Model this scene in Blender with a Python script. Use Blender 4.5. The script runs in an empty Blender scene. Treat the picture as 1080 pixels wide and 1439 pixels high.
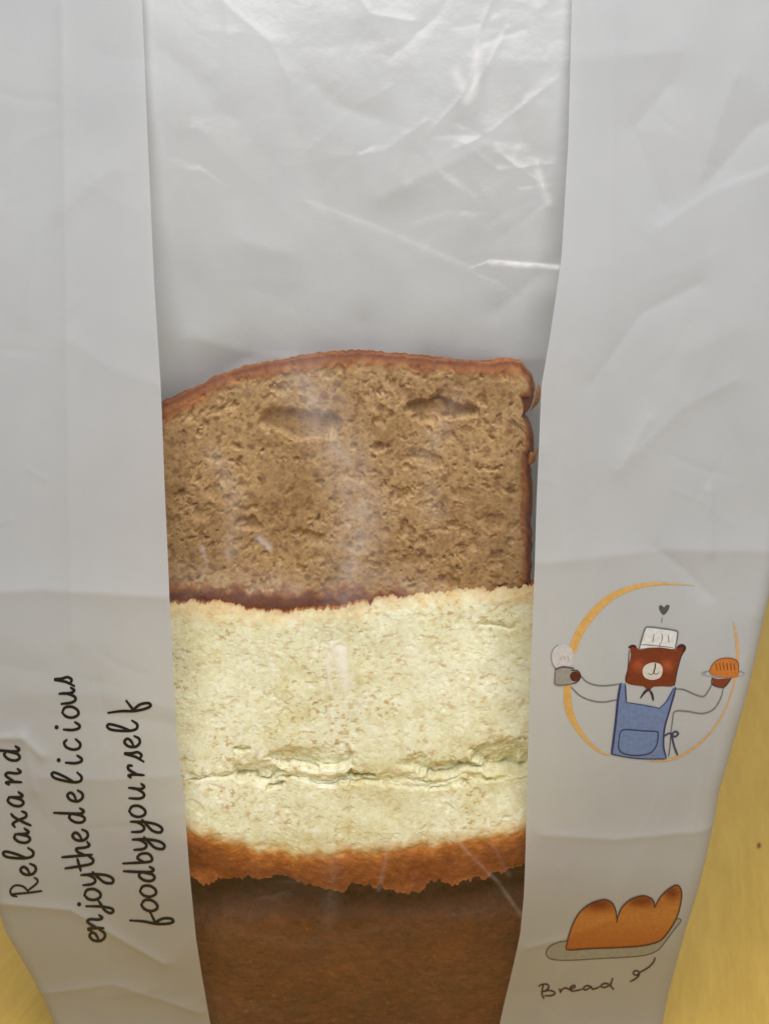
import bpy, math, random
import numpy as np
from mathutils import Vector
from mathutils.geometry import delaunay_2d_cdt

random.seed(7)
RNG = np.random.default_rng(11)
C = bpy.context.scene.collection
SC = bpy.context.scene
R = math.radians

# ------------------------------------------------------------------ camera, light, exposure
F_PX = 1700.0                       # focal length in pixels of the 1080 x 1439 photograph
PITCH = R(16.0)
DIST = 0.333
ZC = 0.19
CAM = np.array([0.0, -DIST * math.cos(PITCH), ZC + DIST * math.sin(PITCH)])
FWD = np.array([0.0, math.cos(PITCH), -math.sin(PITCH)])
UP = np.array([0.0, math.sin(PITCH), math.cos(PITCH)])
cd = bpy.data.cameras.new('camera')
cam = bpy.data.objects.new('camera', cd)
C.objects.link(cam)
cam.location = CAM
cam.rotation_euler = (R(90) - PITCH, 0, 0)
cd.sensor_fit = 'VERTICAL'
cd.sensor_height = 36.0
cd.lens = 36.0 * F_PX / 1439.0
cd.clip_start = 0.01
cd.clip_end = 50
cd.dof.use_dof = True
cd.dof.focus_distance = 0.338
cd.dof.aperture_fstop = 20
SC.camera = cam

W = bpy.data.worlds.new('World')
SC.world = W
W.use_nodes = True
bg = W.node_tree.nodes['Background']
bg.inputs[0].default_value = (0.84, 0.93, 1.0, 1)
bg.inputs[1].default_value = 0.27

def area(name, loc, target, size, sizey, power, color):
    l = bpy.data.lights.new(name, 'AREA')
    l.shape = 'RECTANGLE'
    l.size = size
    l.size_y = sizey
    l.energy = power
    l.color = color
    o = bpy.data.objects.new(name, l)
    C.objects.link(o)
    o.location = loc
    o.rotation_euler = (Vector(target) - Vector(loc)).to_track_quat('-Z', 'Y').to_euler()
    return o
area('window_light', (0.05, -0.55, 0.95), (0, 0, 0.17), 0.80, 0.60, 12.2, (1.0, 0.985, 0.97))

SC.view_settings.view_transform = 'Standard'
SC.view_settings.look = 'None'
SC.view_settings.exposure = 0.0
SC.view_settings.gamma = 1.0
SC.cycles.max_bounces = 12
SC.cycles.transparent_max_bounces = 12
SC.cycles.caustics_reflective = False
SC.cycles.caustics_refractive = False

ZB = -0.016                         # table level (the frame ends just above it)

# ------------------------------------------------------------------ helpers
def noise2(nx, ny, cells_x, cells_y, rng=RNG):
    """smooth value noise in -1..1 on a (ny, nx) grid"""
    cells_x = max(2, int(cells_x)); cells_y = max(2, int(cells_y))
    g = rng.uniform(-1, 1, (cells_y + 2, cells_x + 2))
    fx = np.linspace(0, cells_x - 1e-6, nx); fy = np.linspace(0, cells_y - 1e-6, ny)
    ix = fx.astype(int); iy = fy.astype(int)
    tx = fx - ix; ty = fy - iy
    tx = tx * tx * (3 - 2 * tx); ty = ty * ty * (3 - 2 * ty)
    a = g[np.ix_(iy, ix)]; b = g[np.ix_(iy, ix + 1)]
    c = g[np.ix_(iy + 1, ix)]; d = g[np.ix_(iy + 1, ix + 1)]
    tx = tx[None, :]; ty = ty[:, None]
    return (a * (1 - tx) + b * tx) * (1 - ty) + (c * (1 - tx) + d * tx) * ty

def fractal(nx, ny, cx, cy, octv, gain=0.5, rng=RNG):
    s = np.zeros((ny, nx)); a = 1.0; t = 0
    for k in range(octv):
        s += a * noise2(nx, ny, cx * 2 ** k, cy * 2 ** k, rng); t += a; a *= gain
    return s / t

def smooth(e0, e1, x):
    t = np.clip((x - e0) / (e1 - e0), 0, 1)
    return t * t * (3 - 2 * t)

def pix_dir(px, py):
    px = np.asarray(px, float); py = np.asarray(py, float)
    return (FWD[:, None] + np.array([1.0, 0, 0])[:, None] * ((px.ravel() - 540) / F_PX)
            - UP[:, None] * ((py.ravel() - 719.5) / F_PX))

def at(px, py, yf):
    """the point of the surface y = yf(x, z) that a photo pixel shows"""
    d = pix_dir(px, py)
    y = np.zeros(d.shape[1])
    for _ in range(12):
        t = (y - CAM[1]) / d[1]
        x = CAM[0] + d[0] * t; z = CAM[2] + d[2] * t
        y = yf(x, z) + 0 * x
    return x, y, z

def mesh_obj(name, verts, faces, mat, parent=None, attrs=None, shade=True, cols=None):
    me = bpy.data.meshes.new(name)
    verts = np.asarray(verts, np.float64)
    if parent is not None: verts = verts - np.array(parent.location)[None, :]
    verts = np.asarray(verts, np.float32)
    faces = np.asarray(faces, np.int32)
    n = faces.shape[1]
    me.vertices.add(len(verts)); me.vertices.foreach_set('co', verts.ravel())
    me.loops.add(faces.size); me.loops.foreach_set('vertex_index', faces.ravel())
    me.polygons.add(len(faces))
    me.polygons.foreach_set('loop_start', np.arange(0, faces.size, n, dtype=np.int32))
    me.update(calc_edges=True)
    me.polygons.foreach_set('use_smooth', np.full(len(faces), shade))
    for k, v in (attrs or {}).items():
        a = me.attributes.new(k, 'FLOAT', 'POINT')
        a.data.foreach_set('value', np.asarray(v, np.float32).ravel())
    if cols is not None:
        a = me.attributes.new('ink', 'FLOAT_COLOR', 'POINT')
        c4 = np.ones((len(verts), 4), np.float32); c4[:, :3] = cols
        a.data.foreach_set('color', c4.ravel())
    me.materials.append(mat)
    me.validate()
    o = bpy.data.objects.new(name, me)
    C.objects.link(o)
    if parent: o.parent = parent
    return o

def grid_faces(ny, nx, flip=False, off=0):
    i = np.arange((ny - 1) * (nx - 1))
    r = i // (nx - 1); c = i % (nx - 1)
    a = r * nx + c + off
    f = np.stack([a, a + 1, a + nx + 1, a + nx], 1)
    return f[:, ::-1] if flip else f

def empty(name, label, cat, loc=(0, 0, 0)):
    o = bpy.data.objects.new(name, None)
    C.objects.link(o)
    o.location = loc
    o.empty_display_size = 0.02
    o['label'] = label; o['category'] = cat
    return o

class Grid:
    """heights on a regular x-z lattice"""
    def __init__(s, x0, x1, z0, z1, nx, nz):
        s.x0, s.x1, s.z0, s.z1, s.nx, s.nz = x0, x1, z0, z1, nx, nz
        s.X, s.Z = np.meshgrid(np.linspace(x0, x1, nx), np.linspace(z0, z1, nz))
        s.H = np.zeros_like(s.X)
    def __call__(s, x, z, H=None):
        H = s.H if H is None else H
        fx = np.clip((np.asarray(x) - s.x0) / (s.x1 - s.x0) * (s.nx - 1), 0, s.nx - 1.001)
        fz = np.clip((np.asarray(z) - s.z0) / (s.z1 - s.z0) * (s.nz - 1), 0, s.nz - 1.001)
        i = fx.astype(int); j = fz.astype(int); a = fx - i; b = fz - j
        return (H[j, i] * (1 - a) + H[j, i + 1] * a) * (1 - b) + (H[j + 1, i] * (1 - a) + H[j + 1, i + 1] * a) * b

def seg_dist(X, Z, pts):
    d = np.full(X.shape, 9.0)
    for (ax, az), (bx, bz) in zip(pts[:-1], pts[1:]):
        vx, vz = bx - ax, bz - az
        L = vx * vx + vz * vz + 1e-12
        t = np.clip(((X - ax) * vx + (Z - az) * vz) / L, 0, 1)
        d = np.minimum(d, np.hypot(X - ax - t * vx, Z - az - t * vz))
    return d

# ------------------------------------------------------------------ materials
def new_mat(name):
    m = bpy.data.materials.new(name)
    m.use_nodes = True
    nt = m.node_tree
    for n in list(nt.nodes): nt.nodes.remove(n)
    out = nt.nodes.new('ShaderNodeOutputMaterial')
    return m, nt, out

def nd(nt, typ, **kw):
    n = nt.nodes.new(typ)
    for k, v in kw.items():
        if k.startswith('i_'):
            n.inputs[k[2:].replace('_', ' ')].default_value = v
        else:
            setattr(n, k, v)
    return n

def tex_noise(nt, scale, detail=4, rough=0.55, stretch=None, dist=0.0):
    co = nd(nt, 'ShaderNodeTexCoord')
    mp = nd(nt, 'ShaderNodeMapping')
    nt.links.new(co.outputs['Object'], mp.inputs['Vector'])
    if stretch: mp.inputs['Scale'].default_value = stretch
    n = nd(nt, 'ShaderNodeTexNoise')
    n.inputs['Scale'].default_value = scale
    n.inputs['Detail'].default_value = detail
    n.inputs['Roughness'].default_value = rough
    n.inputs['Distortion'].default_value = dist
    nt.links.new(mp.outputs[0], n.inputs['Vector'])
    return n

def ramp(nt, src, stops):
    r = nd(nt, 'ShaderNodeValToRGB')
    el = r.color_ramp.elements
    while len(el) < len(stops): el.new(0.5)
    for e, (p, c) in zip(el, stops):
        e.position = p
        e.color = (*c, 1) if len(c) == 3 else c
    nt.links.new(src, r.inputs[0])
    return r

def mixc(nt, fac, a, b, mode='MIX'):
    m = nd(nt, 'ShaderNodeMix', data_type='RGBA', blend_type=mode)
    if isinstance(fac, (int, float)): m.inputs[0].default_value = fac
    else: nt.links.new(fac, m.inputs[0])
    for i, v in ((6, a), (7, b)):
        if isinstance(v, tuple): m.inputs[i].default_value = (*v, 1)
        else: nt.links.new(v, m.inputs[i])
    return m.outputs[2]

def math_n(nt, op, a, b=None, clamp=False):
    m = nd(nt, 'ShaderNodeMath', operation=op, use_clamp=clamp)
    for i, v in enumerate((a, b)):
        if v is None: continue
        if isinstance(v, (int, float)): m.inputs[i].default_value = v
        else: nt.links.new(v, m.inputs[i])
    return m.outputs[0]

# paper
def paper_mat(name, lo, hi, tl):
    m, nt, out = new_mat(name)
    n1 = tex_noise(nt, 60, 4)
    col = ramp(nt, n1.outputs[0], [(0.3, lo), (0.7, hi)])
    nf = tex_noise(nt, 1500, 5, 0.7, stretch=(1, 1, 0.5))
    bp = nd(nt, 'ShaderNodeBump'); bp.inputs['Strength'].default_value = 0.28; bp.inputs['Distance'].default_value = 0.0002
    nt.links.new(nf.outputs[0], bp.inputs['Height'])
    p = nd(nt, 'ShaderNodeBsdfPrincipled')
    p.inputs['Roughness'].default_value = 0.55
    p.inputs['Specular IOR Level'].default_value = 0.35
    nt.links.new(col.outputs[0], p.inputs['Base Color']); nt.links.new(bp.outputs[0], p.inputs['Normal'])
    t = nd(nt, 'ShaderNodeBsdfTranslucent'); t.inputs[0].default_value = (0.78, 0.765, 0.74, 1)
    mx = nd(nt, 'ShaderNodeMixShader'); mx.inputs[0].default_value = tl
    nt.links.new(p.outputs[0], mx.inputs[1]); nt.links.new(t.outputs[0], mx.inputs[2])
    nt.links.new(mx.outputs[0], out.inputs[0])
    return m
PAPER = paper_mat('printed_white_paper', (0.505, 0.52, 0.546), (0.535, 0.548, 0.57), 0.30)
INNER = paper_mat('unprinted_paper', (0.60, 0.62, 0.66), (0.64, 0.66, 0.695), 0.30)

def film_mat():
    m, nt, out = new_mat('clear_window_film')
    nf = tex_noise(nt, 260, 3)
    bp = nd(nt, 'ShaderNodeBump'); bp.inputs['Strength'].default_value = 0.25; bp.inputs['Distance'].default_value = 0.0006
    nt.links.new(nf.outputs[0], bp.inputs['Height'])
    tr = nd(nt, 'ShaderNodeBsdfTransparent'); tr.inputs[0].default_value = (0.975, 0.975, 0.97, 1)
    gl = nd(nt, 'ShaderNodeBsdfGlossy'); gl.inputs['Roughness'].default_value = 0.3
    nt.links.new(bp.outputs[0], gl.inputs['Normal'])
    lw = nd(nt, 'ShaderNodeLayerWeight'); lw.inputs['Blend'].default_value = 0.5
    p = math_n(nt, 'POWER', lw.outputs['Facing'], 4.0)
    f = math_n(nt, 'MULTIPLY_ADD', p, 0.35); nt.nodes[-1].inputs[2].default_value = 0.042
    mx = nd(nt, 'ShaderNodeMixShader')
    nt.links.new(f, mx.inputs[0]); nt.links.new(tr.outputs[0], mx.inputs[1]); nt.links.new(gl.outputs[0], mx.inputs[2])
    # faint milky scuffing from noise, plus glints and haze painted in white
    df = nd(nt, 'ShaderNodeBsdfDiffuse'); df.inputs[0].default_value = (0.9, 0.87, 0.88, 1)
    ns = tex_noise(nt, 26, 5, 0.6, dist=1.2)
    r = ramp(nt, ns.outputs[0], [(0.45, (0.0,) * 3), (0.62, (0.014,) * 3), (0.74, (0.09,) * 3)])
    at_ = nd(nt, 'ShaderNodeAttribute', attribute_name='painted_glint')
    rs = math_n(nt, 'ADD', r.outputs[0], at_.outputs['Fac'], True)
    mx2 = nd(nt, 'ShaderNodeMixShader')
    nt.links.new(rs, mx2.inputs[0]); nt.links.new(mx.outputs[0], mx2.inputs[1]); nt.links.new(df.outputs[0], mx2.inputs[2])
    nt.links.new(mx2.outputs[0], out.inputs[0])
    return m
FILM = film_mat()

def ink_mat():
    m, nt, out = new_mat('printing_ink')
    a = nd(nt, 'ShaderNodeAttribute', attribute_name='ink')
    n = tex_noise(nt, 900, 3)
    r = ramp(nt, n.outputs[0], [(0.3, (0.86,) * 3), (0.7, (1.08,) * 3)])
    c = mixc(nt, 1.0, a.outputs['Color'], r.outputs[0], 'MULTIPLY')
    p = nd(nt, 'ShaderNodeBsdfPrincipled')
    p.inputs['Roughness'].default_value = 0.5
    p.inputs['Specular IOR Level'].default_value = 0.3
    nt.links.new(c, p.inputs['Base Color'])
    nt.links.new(p.outputs[0], out.inputs[0])
    return m
INK = ink_mat()

def bread_mat(name, c_lo, c_hi, speck, speck_amt, crust_lo, crust_mid, crust_hi, sss=0.6, rad=(0.0016, 0.0011, 0.0006), mott=(0.84, 0.79, 0.72), cell=0.70, cellc=(0.19, 0.10, 0.04)):
    """crumb colour that turns into crust where the crust attribute rises"""
    m, nt, out = new_mat(name)
    n1 = tex_noise(nt, 320, 5, 0.65)
    nlo = tex_noise(nt, 45, 3)
    nmx = math_n(nt, 'MULTIPLY_ADD', nlo.outputs[0], 0.6); nt.links.new(math_n(nt, 'MULTIPLY', n1.outputs[0], 0.5), nt.nodes[-2].inputs[2])
    crumb = ramp(nt, nmx, [(0.42, c_lo), (0.66, c_hi)])
    n2 = tex_noise(nt, 760, 3, 0.6, stretch=(0.7, 1, 1))
    s = ramp(nt, n2.outputs[0], [(speck_amt, (0, 0, 0)), (speck_amt + 0.07, (1, 1, 1))])
    nm = tex_noise(nt, 900, 4, 0.7)
    rm = ramp(nt, nm.outputs[0], [(0.34, mott), (0.60, (1.06, 1.06, 1.05))])
    crumb_c = mixc(nt, 1.0, crumb.outputs[0], rm.outputs[0], 'MULTIPLY')
    co2 = nd(nt, 'ShaderNodeTexCoord'); wn = tex_noise(nt, 500, 2)
    wv = nd(nt, 'ShaderNodeVectorMath', operation='SCALE'); nt.links.new(wn.outputs['Color'], wv.inputs[0]); wv.inputs['Scale'].default_value = 0.0016
    ad = nd(nt, 'ShaderNodeVectorMath', operation='ADD'); nt.links.new(co2.outputs['Object'], ad.inputs[0]); nt.links.new(wv.outputs[0], ad.inputs[1])
    for vs_, amt in ((330, cell), (620, cell * 0.8)):
        vo = nd(nt, 'ShaderNodeTexVoronoi'); vo.inputs['Scale'].default_value = vs_
        nt.links.new(ad.outputs[0], vo.inputs['Vector'])
        vr = ramp(nt, vo.outputs['Distance'], [(0.22, (1, 1, 1)), (0.48, (0, 0, 0))])
        sep = nd(nt, 'ShaderNodeSeparateColor'); nt.links.new(vo.outputs['Color'], sep.inputs[0])
        pk = ramp(nt, sep.outputs[0], [(0.35, (0, 0, 0)), (0.85, (1, 1, 1))])
        fc = math_n(nt, 'MULTIPLY', vr.outputs[0], pk.outputs[0]); fc = math_n(nt, 'MULTIPLY', fc, amt)
        crumb_c = mixc(nt, fc, crumb_c, cellc)
    n3 = tex_noise(nt, 70, 3)
    s3 = ramp(nt, n3.outputs[0], [(0.42, (0.12, 0.12, 0.12)), (0.62, (1, 1, 1))])
    sf = math_n(nt, 'MULTIPLY', s.outputs[0], s3.outputs[0])
    sf = math_n(nt, 'MULTIPLY', sf, 0.75)
    c = mixc(nt, sf, crumb_c, speck)
    a = nd(nt, 'ShaderNodeAttribute', attribute_name='crust')
    n4 = tex_noise(nt, 150, 5, 0.6)
    w = math_n(nt, 'MULTIPLY_ADD', n4.outputs[0], 0.5); nt.nodes[-1].inputs[2].default_value = -0.25
    v = math_n(nt, 'ADD', a.outputs['Fac'], w)
    # keep the wobble out of the pure crumb
    g = ramp(nt, a.outputs['Fac'], [(0.02, (0, 0, 0)), (0.15, (1, 1, 1))])
    v = math_n(nt, 'MULTIPLY', v, g.outputs[0], True)
    nk = tex_noise(nt, 380, 5, 0.7)
    rk = ramp(nt, nk.outputs[0], [(0.30, (0.72, 0.66, 0.62)), (0.52, (1.0, 1.0, 1.0)), (0.72, (1.3, 1.35, 1.35))])
    fr = ramp(nt, v, [(0.04, (0, 0, 0)), (0.42, (1, 1, 1))])
    cr = ramp(nt, v, [(0.2, crust_hi), (0.55, crust_mid), (0.95, crust_lo)])
    crk = mixc(nt, 1.0, cr.outputs[0], rk.outputs[0], 'MULTIPLY')
    c = mixc(nt, fr.outputs[0], c, crk)
    p = nd(nt, 'ShaderNodeBsdfPrincipled')
    p.inputs['Roughness'].default_value = 0.75
    p.inputs['Specular IOR Level'].default_value = 0.25
    p.inputs['Subsurface Weight'].default_value = sss
    p.inputs['Subsurface Radius'].default_value = rad
    p.inputs['Subsurface Scale'].default_value = 1.0
    nt.links.new(c, p.inputs['Base Color'])
    nb = tex_noise(nt, 1500, 3, 0.6)
    bp = nd(nt, 'ShaderNodeBump'); bp.inputs['Strength'].default_value = 0.3; bp.inputs['Distance'].default_value = 0.0003
    nt.links.new(nb.outputs[0], bp.inputs['Height']); nt.links.new(bp.outputs[0], p.inputs['Normal'])
    nt.links.new(p.outputs[0], out.inputs[0])
    return m
BROWN = bread_mat('brown_bread', (0.37, 0.222, 0.095), (0.54, 0.36, 0.18), (0.26, 0.11, 0.04), 0.56,
                  (0.19, 0.062, 0.024), (0.34, 0.135, 0.045), (0.42, 0.23, 0.09))
PALE = bread_mat('pale_bread', (0.71, 0.675, 0.42), (0.86, 0.86, 0.70), (0.52, 0.29, 0.09), 0.555,
                 (0.26, 0.070, 0.016), (0.54, 0.20, 0.042), (0.68, 0.47, 0.19), sss=0.55, rad=(0.0022, 0.0018, 0.0010), mott=(0.95, 0.92, 0.84), cell=0.35, cellc=(0.62, 0.48, 0.20))
def dark_crust_mat():
    m, nt, out = new_mat('dark_crust')
    n1 = tex_noise(nt, 45, 6, 0.65)
    c1 = ramp(nt, n1.outputs[0], [(0.3, (0.095, 0.030, 0.011)), (0.7, (0.165, 0.053, 0.018))])
    n2 = tex_noise(nt, 420, 3, 0.5)
    s = ramp(nt, n2.outputs[0], [(0.66, (0, 0, 0)), (0.74, (1, 1, 1))])
    ng = tex_noise(nt, 260, 5, 0.75, stretch=(0.8, 1, 1.6)); rg = ramp(nt, ng.outputs[0], [(0.32, (0.70, 0.66, 0.62)), (0.66, (1.35, 1.35, 1.3))])
    sf = math_n(nt, 'MULTIPLY', s.outputs[0], 0.35)
    c = mixc(nt, sf, mixc(nt, 1.0, c1.outputs[0], rg.outputs[0], 'MULTIPLY'), (0.34, 0.18, 0.08))
    n5 = tex_noise(nt, 330, 3, 0.5)
    s5 = ramp(nt, n5.outputs[0], [(0.28, (1, 1, 1)), (0.36, (0, 0, 0))])
    sf5 = math_n(nt, 'MULTIPLY', s5.outputs[0], 0.55)
    c = mixc(nt, sf5, c, (0.05, 0.015, 0.006))
    p = nd(nt, 'ShaderNodeBsdfPrincipled')
    p.inputs['Roughness'].default_value = 0.6
    p.inputs['Specular IOR Level'].default_value = 0.3
    nt.links.new(c, p.inputs['Base Color'])
    nb = tex_noise(nt, 600, 5, 0.65)
    bp = nd(nt, 'ShaderNodeBump'); bp.inputs['Strength'].default_value = 0.4; bp.inputs['Distance'].default_value = 0.0005
    nt.links.new(nb.outputs[0], bp.inputs['Height']); nt.links.new(bp.outputs[0], p.inputs['Normal'])
    nt.links.new(p.outputs[0], out.inputs[0])
    return m
DARK = dark_crust_mat()

def wood_mat():
    m, nt, out = new_mat('yellow_wood')
    n1 = tex_noise(nt, 26, 5, 0.6, stretch=(1, 0.09, 1), dist=0.6)
    c1 = ramp(nt, n1.outputs[0], [(0.30, (0.64, 0.405, 0.082)), (0.5, (0.66, 0.425, 0.090)), (0.72, (0.69, 0.455, 0.105))])
    n2 = tex_noise(nt, 300, 5, 0.75, stretch=(1, 0.11, 1))
    c2 = ramp(nt, n2.outputs[0], [(0.35, (0.92, 0.90, 0.87)), (0.62, (1.05, 1.05, 1.05))])
    c = mixc(nt, 1.0, c1.outputs[0], c2.outputs[0], 'MULTIPLY')
    n3 = tex_noise(nt, 110, 2, 0.5, stretch=(1, 0.5, 1))
    s3 = ramp(nt, n3.outputs[0], [(0.77, (0, 0, 0)), (0.785, (1, 1, 1))])
    c = mixc(nt, s3.outputs[0], c, (0.22, 0.10, 0.03))
    p = nd(nt, 'ShaderNodeBsdfPrincipled')
    p.inputs['Roughness'].default_value = 0.42
    p.inputs['Specular IOR Level'].default_value = 0.4
    nt.links.new(c, p.inputs['Base Color'])
    bp = nd(nt, 'ShaderNodeBump'); bp.inputs['Strength'].default_value = 0.3; bp.inputs['Distance'].default_value = 0.0004
    nt.links.new(n2.outputs[0], bp.inputs['Height']); nt.links.new(bp.outputs[0], p.inputs['Normal'])
    nt.links.new(p.outputs[0], out.inputs[0])
    return m
WOOD = wood_mat()

# ------------------------------------------------------------------ table
import bmesh
bm = bmesh.new()
bmesh.ops.create_cube(bm, size=1.0)
for v in bm.verts:
    v.co.x *= 1.8; v.co.y *= 1.6; v.co.z *= 0.03
bmesh.ops.bevel(bm, geom=bm.edges[:], offset=0.004, segments=3, affect='EDGES')
me = bpy.data.meshes.new('table_top'); bm.to_mesh(me); bm.free()
me.materials.append(WOOD)
tb = bpy.data.objects.new('table_top', me); C.objects.link(tb)
tb.rotation_euler = (0, 0, R(-14))
tb.location = (0.05, 0.35, ZB - 0.015)
tb['label'] = 'yellow wooden table top with fine straight grain under the white bread bag'
tb['category'] = 'table'

# ------------------------------------------------------------------ bag front surface
prof_z = np.array([-0.016, 0.0, 0.015, 0.03, 0.045, 0.055, 0.075, 0.10, 0.125, 0.15, 0.168, 0.19, 0.22, 0.26, 0.30, 0.34, 0.38])
prof_y = np.array([0.027, 0.024, 0.0190, 0.0130, 0.0068, 0.0032, -0.0028, -0.0070, -0.0095, -0.0100, -0.0088, -0.0062, -0.0025, 0.0030, 0.0090, 0.0160, 0.024])
def smooth_interp(x, xs, ys):
    # Catmull-Rom style
    m = np.gradient(ys, xs)
    x = np.clip(x, xs[0], xs[-1])
    i = np.clip(np.searchsorted(xs, x) - 1, 0, len(xs) - 2)
    h = xs[i + 1] - xs[i]; t = (x - xs[i]) / h
    return ((2 * t**3 - 3 * t**2 + 1) * ys[i] + (t**3 - 2 * t**2 + t) * h * m[i]
            + (-2 * t**3 + 3 * t**2) * ys[i + 1] + (t**3 - t**2) * h * m[i + 1])
def base_front(x, z):
    return smooth_interp(z, prof_z, prof_y) + 0.0009 * ((np.asarray(x) + 0.005) / 0.05) ** 2

def edge_curve(pts):
    p = np.array(pts, float)
    x, y, z = at(p[:, 0], p[:, 1], base_front)
    o = np.argsort(z)
    return z[o], x[o]
def curve_fn(c):
    zs, xs = c
    def f(z):
        z = np.asarray(z, float)
        r = np.interp(z, zs, xs)
        lo = xs[0] + (z - zs[0]) * (xs[1] - xs[0]) / (zs[1] - zs[0])
        hi = xs[-1] + (z - zs[-1]) * (xs[-1] - xs[-2]) / (zs[-1] - zs[-2])
        return np.where(z < zs[0], lo, np.where(z > zs[-1], hi, r))
    return f
win_l = curve_fn(edge_curve([(195, -60), (200, 0), (208, 200), (217, 400), (226, 540), (232, 700), (240, 860), (249, 1040), (257, 1100), (263, 1180), (270, 1260), (276, 1320), (284, 1370), (296, 1439)]))
win_r = curve_fn(edge_curve([(806, -60), (803, 0), (798, 200), (788, 360), (772, 470), (760, 540), (753, 700), (748, 860), (742, 1030), (739, 1150), (735, 1260), (730, 1310), (717, 1370), (701, 1439)]))
out_l = curve_fn(edge_curve([(-105, -60), (-100, 200), (-92, 600), (-80, 900), (-62, 1080), (-34, 1210), (0, 1318), (18, 1348), (44, 1390), (67, 1439)]))
out_r = curve_fn(edge_curve([(1170, -60), (1150, 300), (1120, 600), (1098, 800), (1079, 885), (1062, 961), (1035, 1060), (1017, 1120), (992, 1240), (967, 1320), (938, 1439)]))

ZTOP = 0.372
G = Grid(-0.16, 0.16, ZB, 0.38, 641, 793)
H = base_front(G.X, G.Z)
def px_pts(pts):
    p = np.array(pts, float)
    x, y, z = at(p[:, 0], p[:, 1], base_front)
    return list(zip(x, z))
def tent(H, grid, pts, h, w, p=1.0):
    h = h * 1.25
    P = px_pts(pts)
    d = seg_dist(grid.X, grid.Z, P)
    H += -h * np.exp(-2.2 * d / w) if p == 1.0 else -h * np.clip(1 - d / w, 0, 1) ** p
# measured folds (negative y = towards the viewer)
MM = 0.001
tent(H, G, [(86, -50), (92, 300), (98, 700), (104, 900)], 0.35 * MM, 5 * MM)
tent(H, G, [(862, -60), (858, 350), (850, 520)], 0.30 * MM, 5 * MM)
tent(H, G, [(-120, 838), (60, 826), (235, 838)], 0.75 * MM, 13 * MM)
tent(H, G, [(752, 790), (930, 772), (1120, 775)], 0.55 * MM, 11 * MM)
tent(H, G, [(996, 690), (997, 776)], 0.45 * MM, 3.5 * MM)
tent(H, G, [(930, 285), (890, 180), (940, 120)], -0.6 * MM, 14 * MM)
tent(H, G, [(995, 255), (1060, 180), (1120, 150)], -0.7 * MM, 14 * MM)
tent(H, G, [(985, 250), (1000, 200), (1030, 110)], 0.35 * MM, 9 * MM)
tent(H, G, [(925, 320), (1000, 270), (1100, 235)], 0.4 * MM, 10 * MM)
tent(H, G, [(890, 640), (960, 570), (1030, 535)], 0.4 * MM, 10 * MM)
tent(H, G, [(870, 660), (910, 590)], 0.4 * MM, 6 * MM)
tent(H, G, [(830, 540), (900, 440), (980, 400)], -0.5 * MM, 9 * MM)
tent(H, G, [(920, 770), (960, 800), (1000, 840)], -0.4 * MM, 6 * MM)
tent(H, G, [(990, 850), (1000, 1000), (970, 1180)], 0.35 * MM, 7 * MM)
tent(H, G, [(760, 1172), (860, 1178), (1010, 1165)], 0.4 * MM, 6 * MM)
tent(H, G, [(740, 1330), (790, 1318), (860, 1290)], 0.4 * MM, 6 * MM)
tent(H, G, [(-10, 1268), (100, 1277), (140, 1300), (230, 1352)], 0.7 * MM, 7 * MM)
tent(H, G, [(0, 1035), (34, 1034), (60, 1060)], 0.7 * MM, 4.5 * MM)
tent(H, G, [(34, 1034), (50, 1110)], 0.4 * MM, 5 * MM)
tent(H, G, [(60, 1090), (150, 1095), (240, 1090)], 0.35 * MM, 8 * MM)
tent(H, G, [(140, 960), (150, 1040)], -0.3 * MM, 6 * MM)
tent(H, G, [(20, 1400), (160, 1380), (280, 1420)], 0.5 * MM, 8 * MM)
r2 = np.random.default_rng(5)
def crumple(H, grid, n, x0, x1, z0, z1, lmin, lmax, hmin, hmax, wmin, wmax, rng):
    for _ in range(n):
        cx = rng.uniform(x0, x1); cz = rng.uniform(z0, z1)
        a = rng.uniform(0, math.pi); L = rng.uniform(lmin, lmax) / 2
        k = rng.normal(0, 0.25)
        P = [(cx - L * math.cos(a), cz - L * math.sin(a)), (cx, cz), (cx + L * math.cos(a + k), cz + L * math.sin(a + k))]
        w = rng.uniform(wmin, wmax); h = rng.uniform(hmin, hmax) * rng.choice([-1, 1])
        # work only in the neighbourhood
        i0 = np.searchsorted(grid.X[0], cx - L - w); i1 = np.searchsorted(grid.X[0], cx + L + w)
        j0 = np.searchsorted(grid.Z[:, 0], cz - L - w); j1 = np.searchsorted(grid.Z[:, 0], cz + L + w)
        if i1 <= i0 or j1 <= j0: continue
        s = (slice(j0, j1), slice(i0, i1))
        d = seg_dist(grid.X[s], grid.Z[s], P)
        H[s] += h * np.clip(1 - d / w, 0, 1) ** 1.7
crumple(H, G, 60, -0.13, 0.13, 0.02, 0.37, 0.01, 0.05, 0.0001, 0.0003, 0.005, 0.012, r2)
crumple(H, G, 12, 0.06, 0.13, 0.20, 0.37, 0.01, 0.045, 0.0001, 0.0003, 0.007, 0.014, r2)
crumple(H, G, 110, -0.13, 0.13, 0.0, 0.37, 0.004, 0.022, 0.00003, 0.00010, 0.0012, 0.003, r2)
H += 0.0014 * fractal(G.nx, G.nz, 5, 6, 2, rng=r2)
# soften the creases a touch
for _ in range(2):
    H[1:-1, 1:-1] = (H[1:-1, 1:-1] * 4 + H[:-2, 1:-1] + H[2:, 1:-1] + H[1:-1, :-2] + H[1:-1, 2:]) / 8
# rounded outer edges
RR = 0.006
for fn, sg in ((out_l, -1), (out_r, 1)):
    u = (fn(G.Z) - G.X) * sg
    u = np.clip(u, 0, RR)
    H += RR - np.sqrt(np.maximum(RR * RR - (RR - u) ** 2, 0))
G.H = H
front = G

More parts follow.
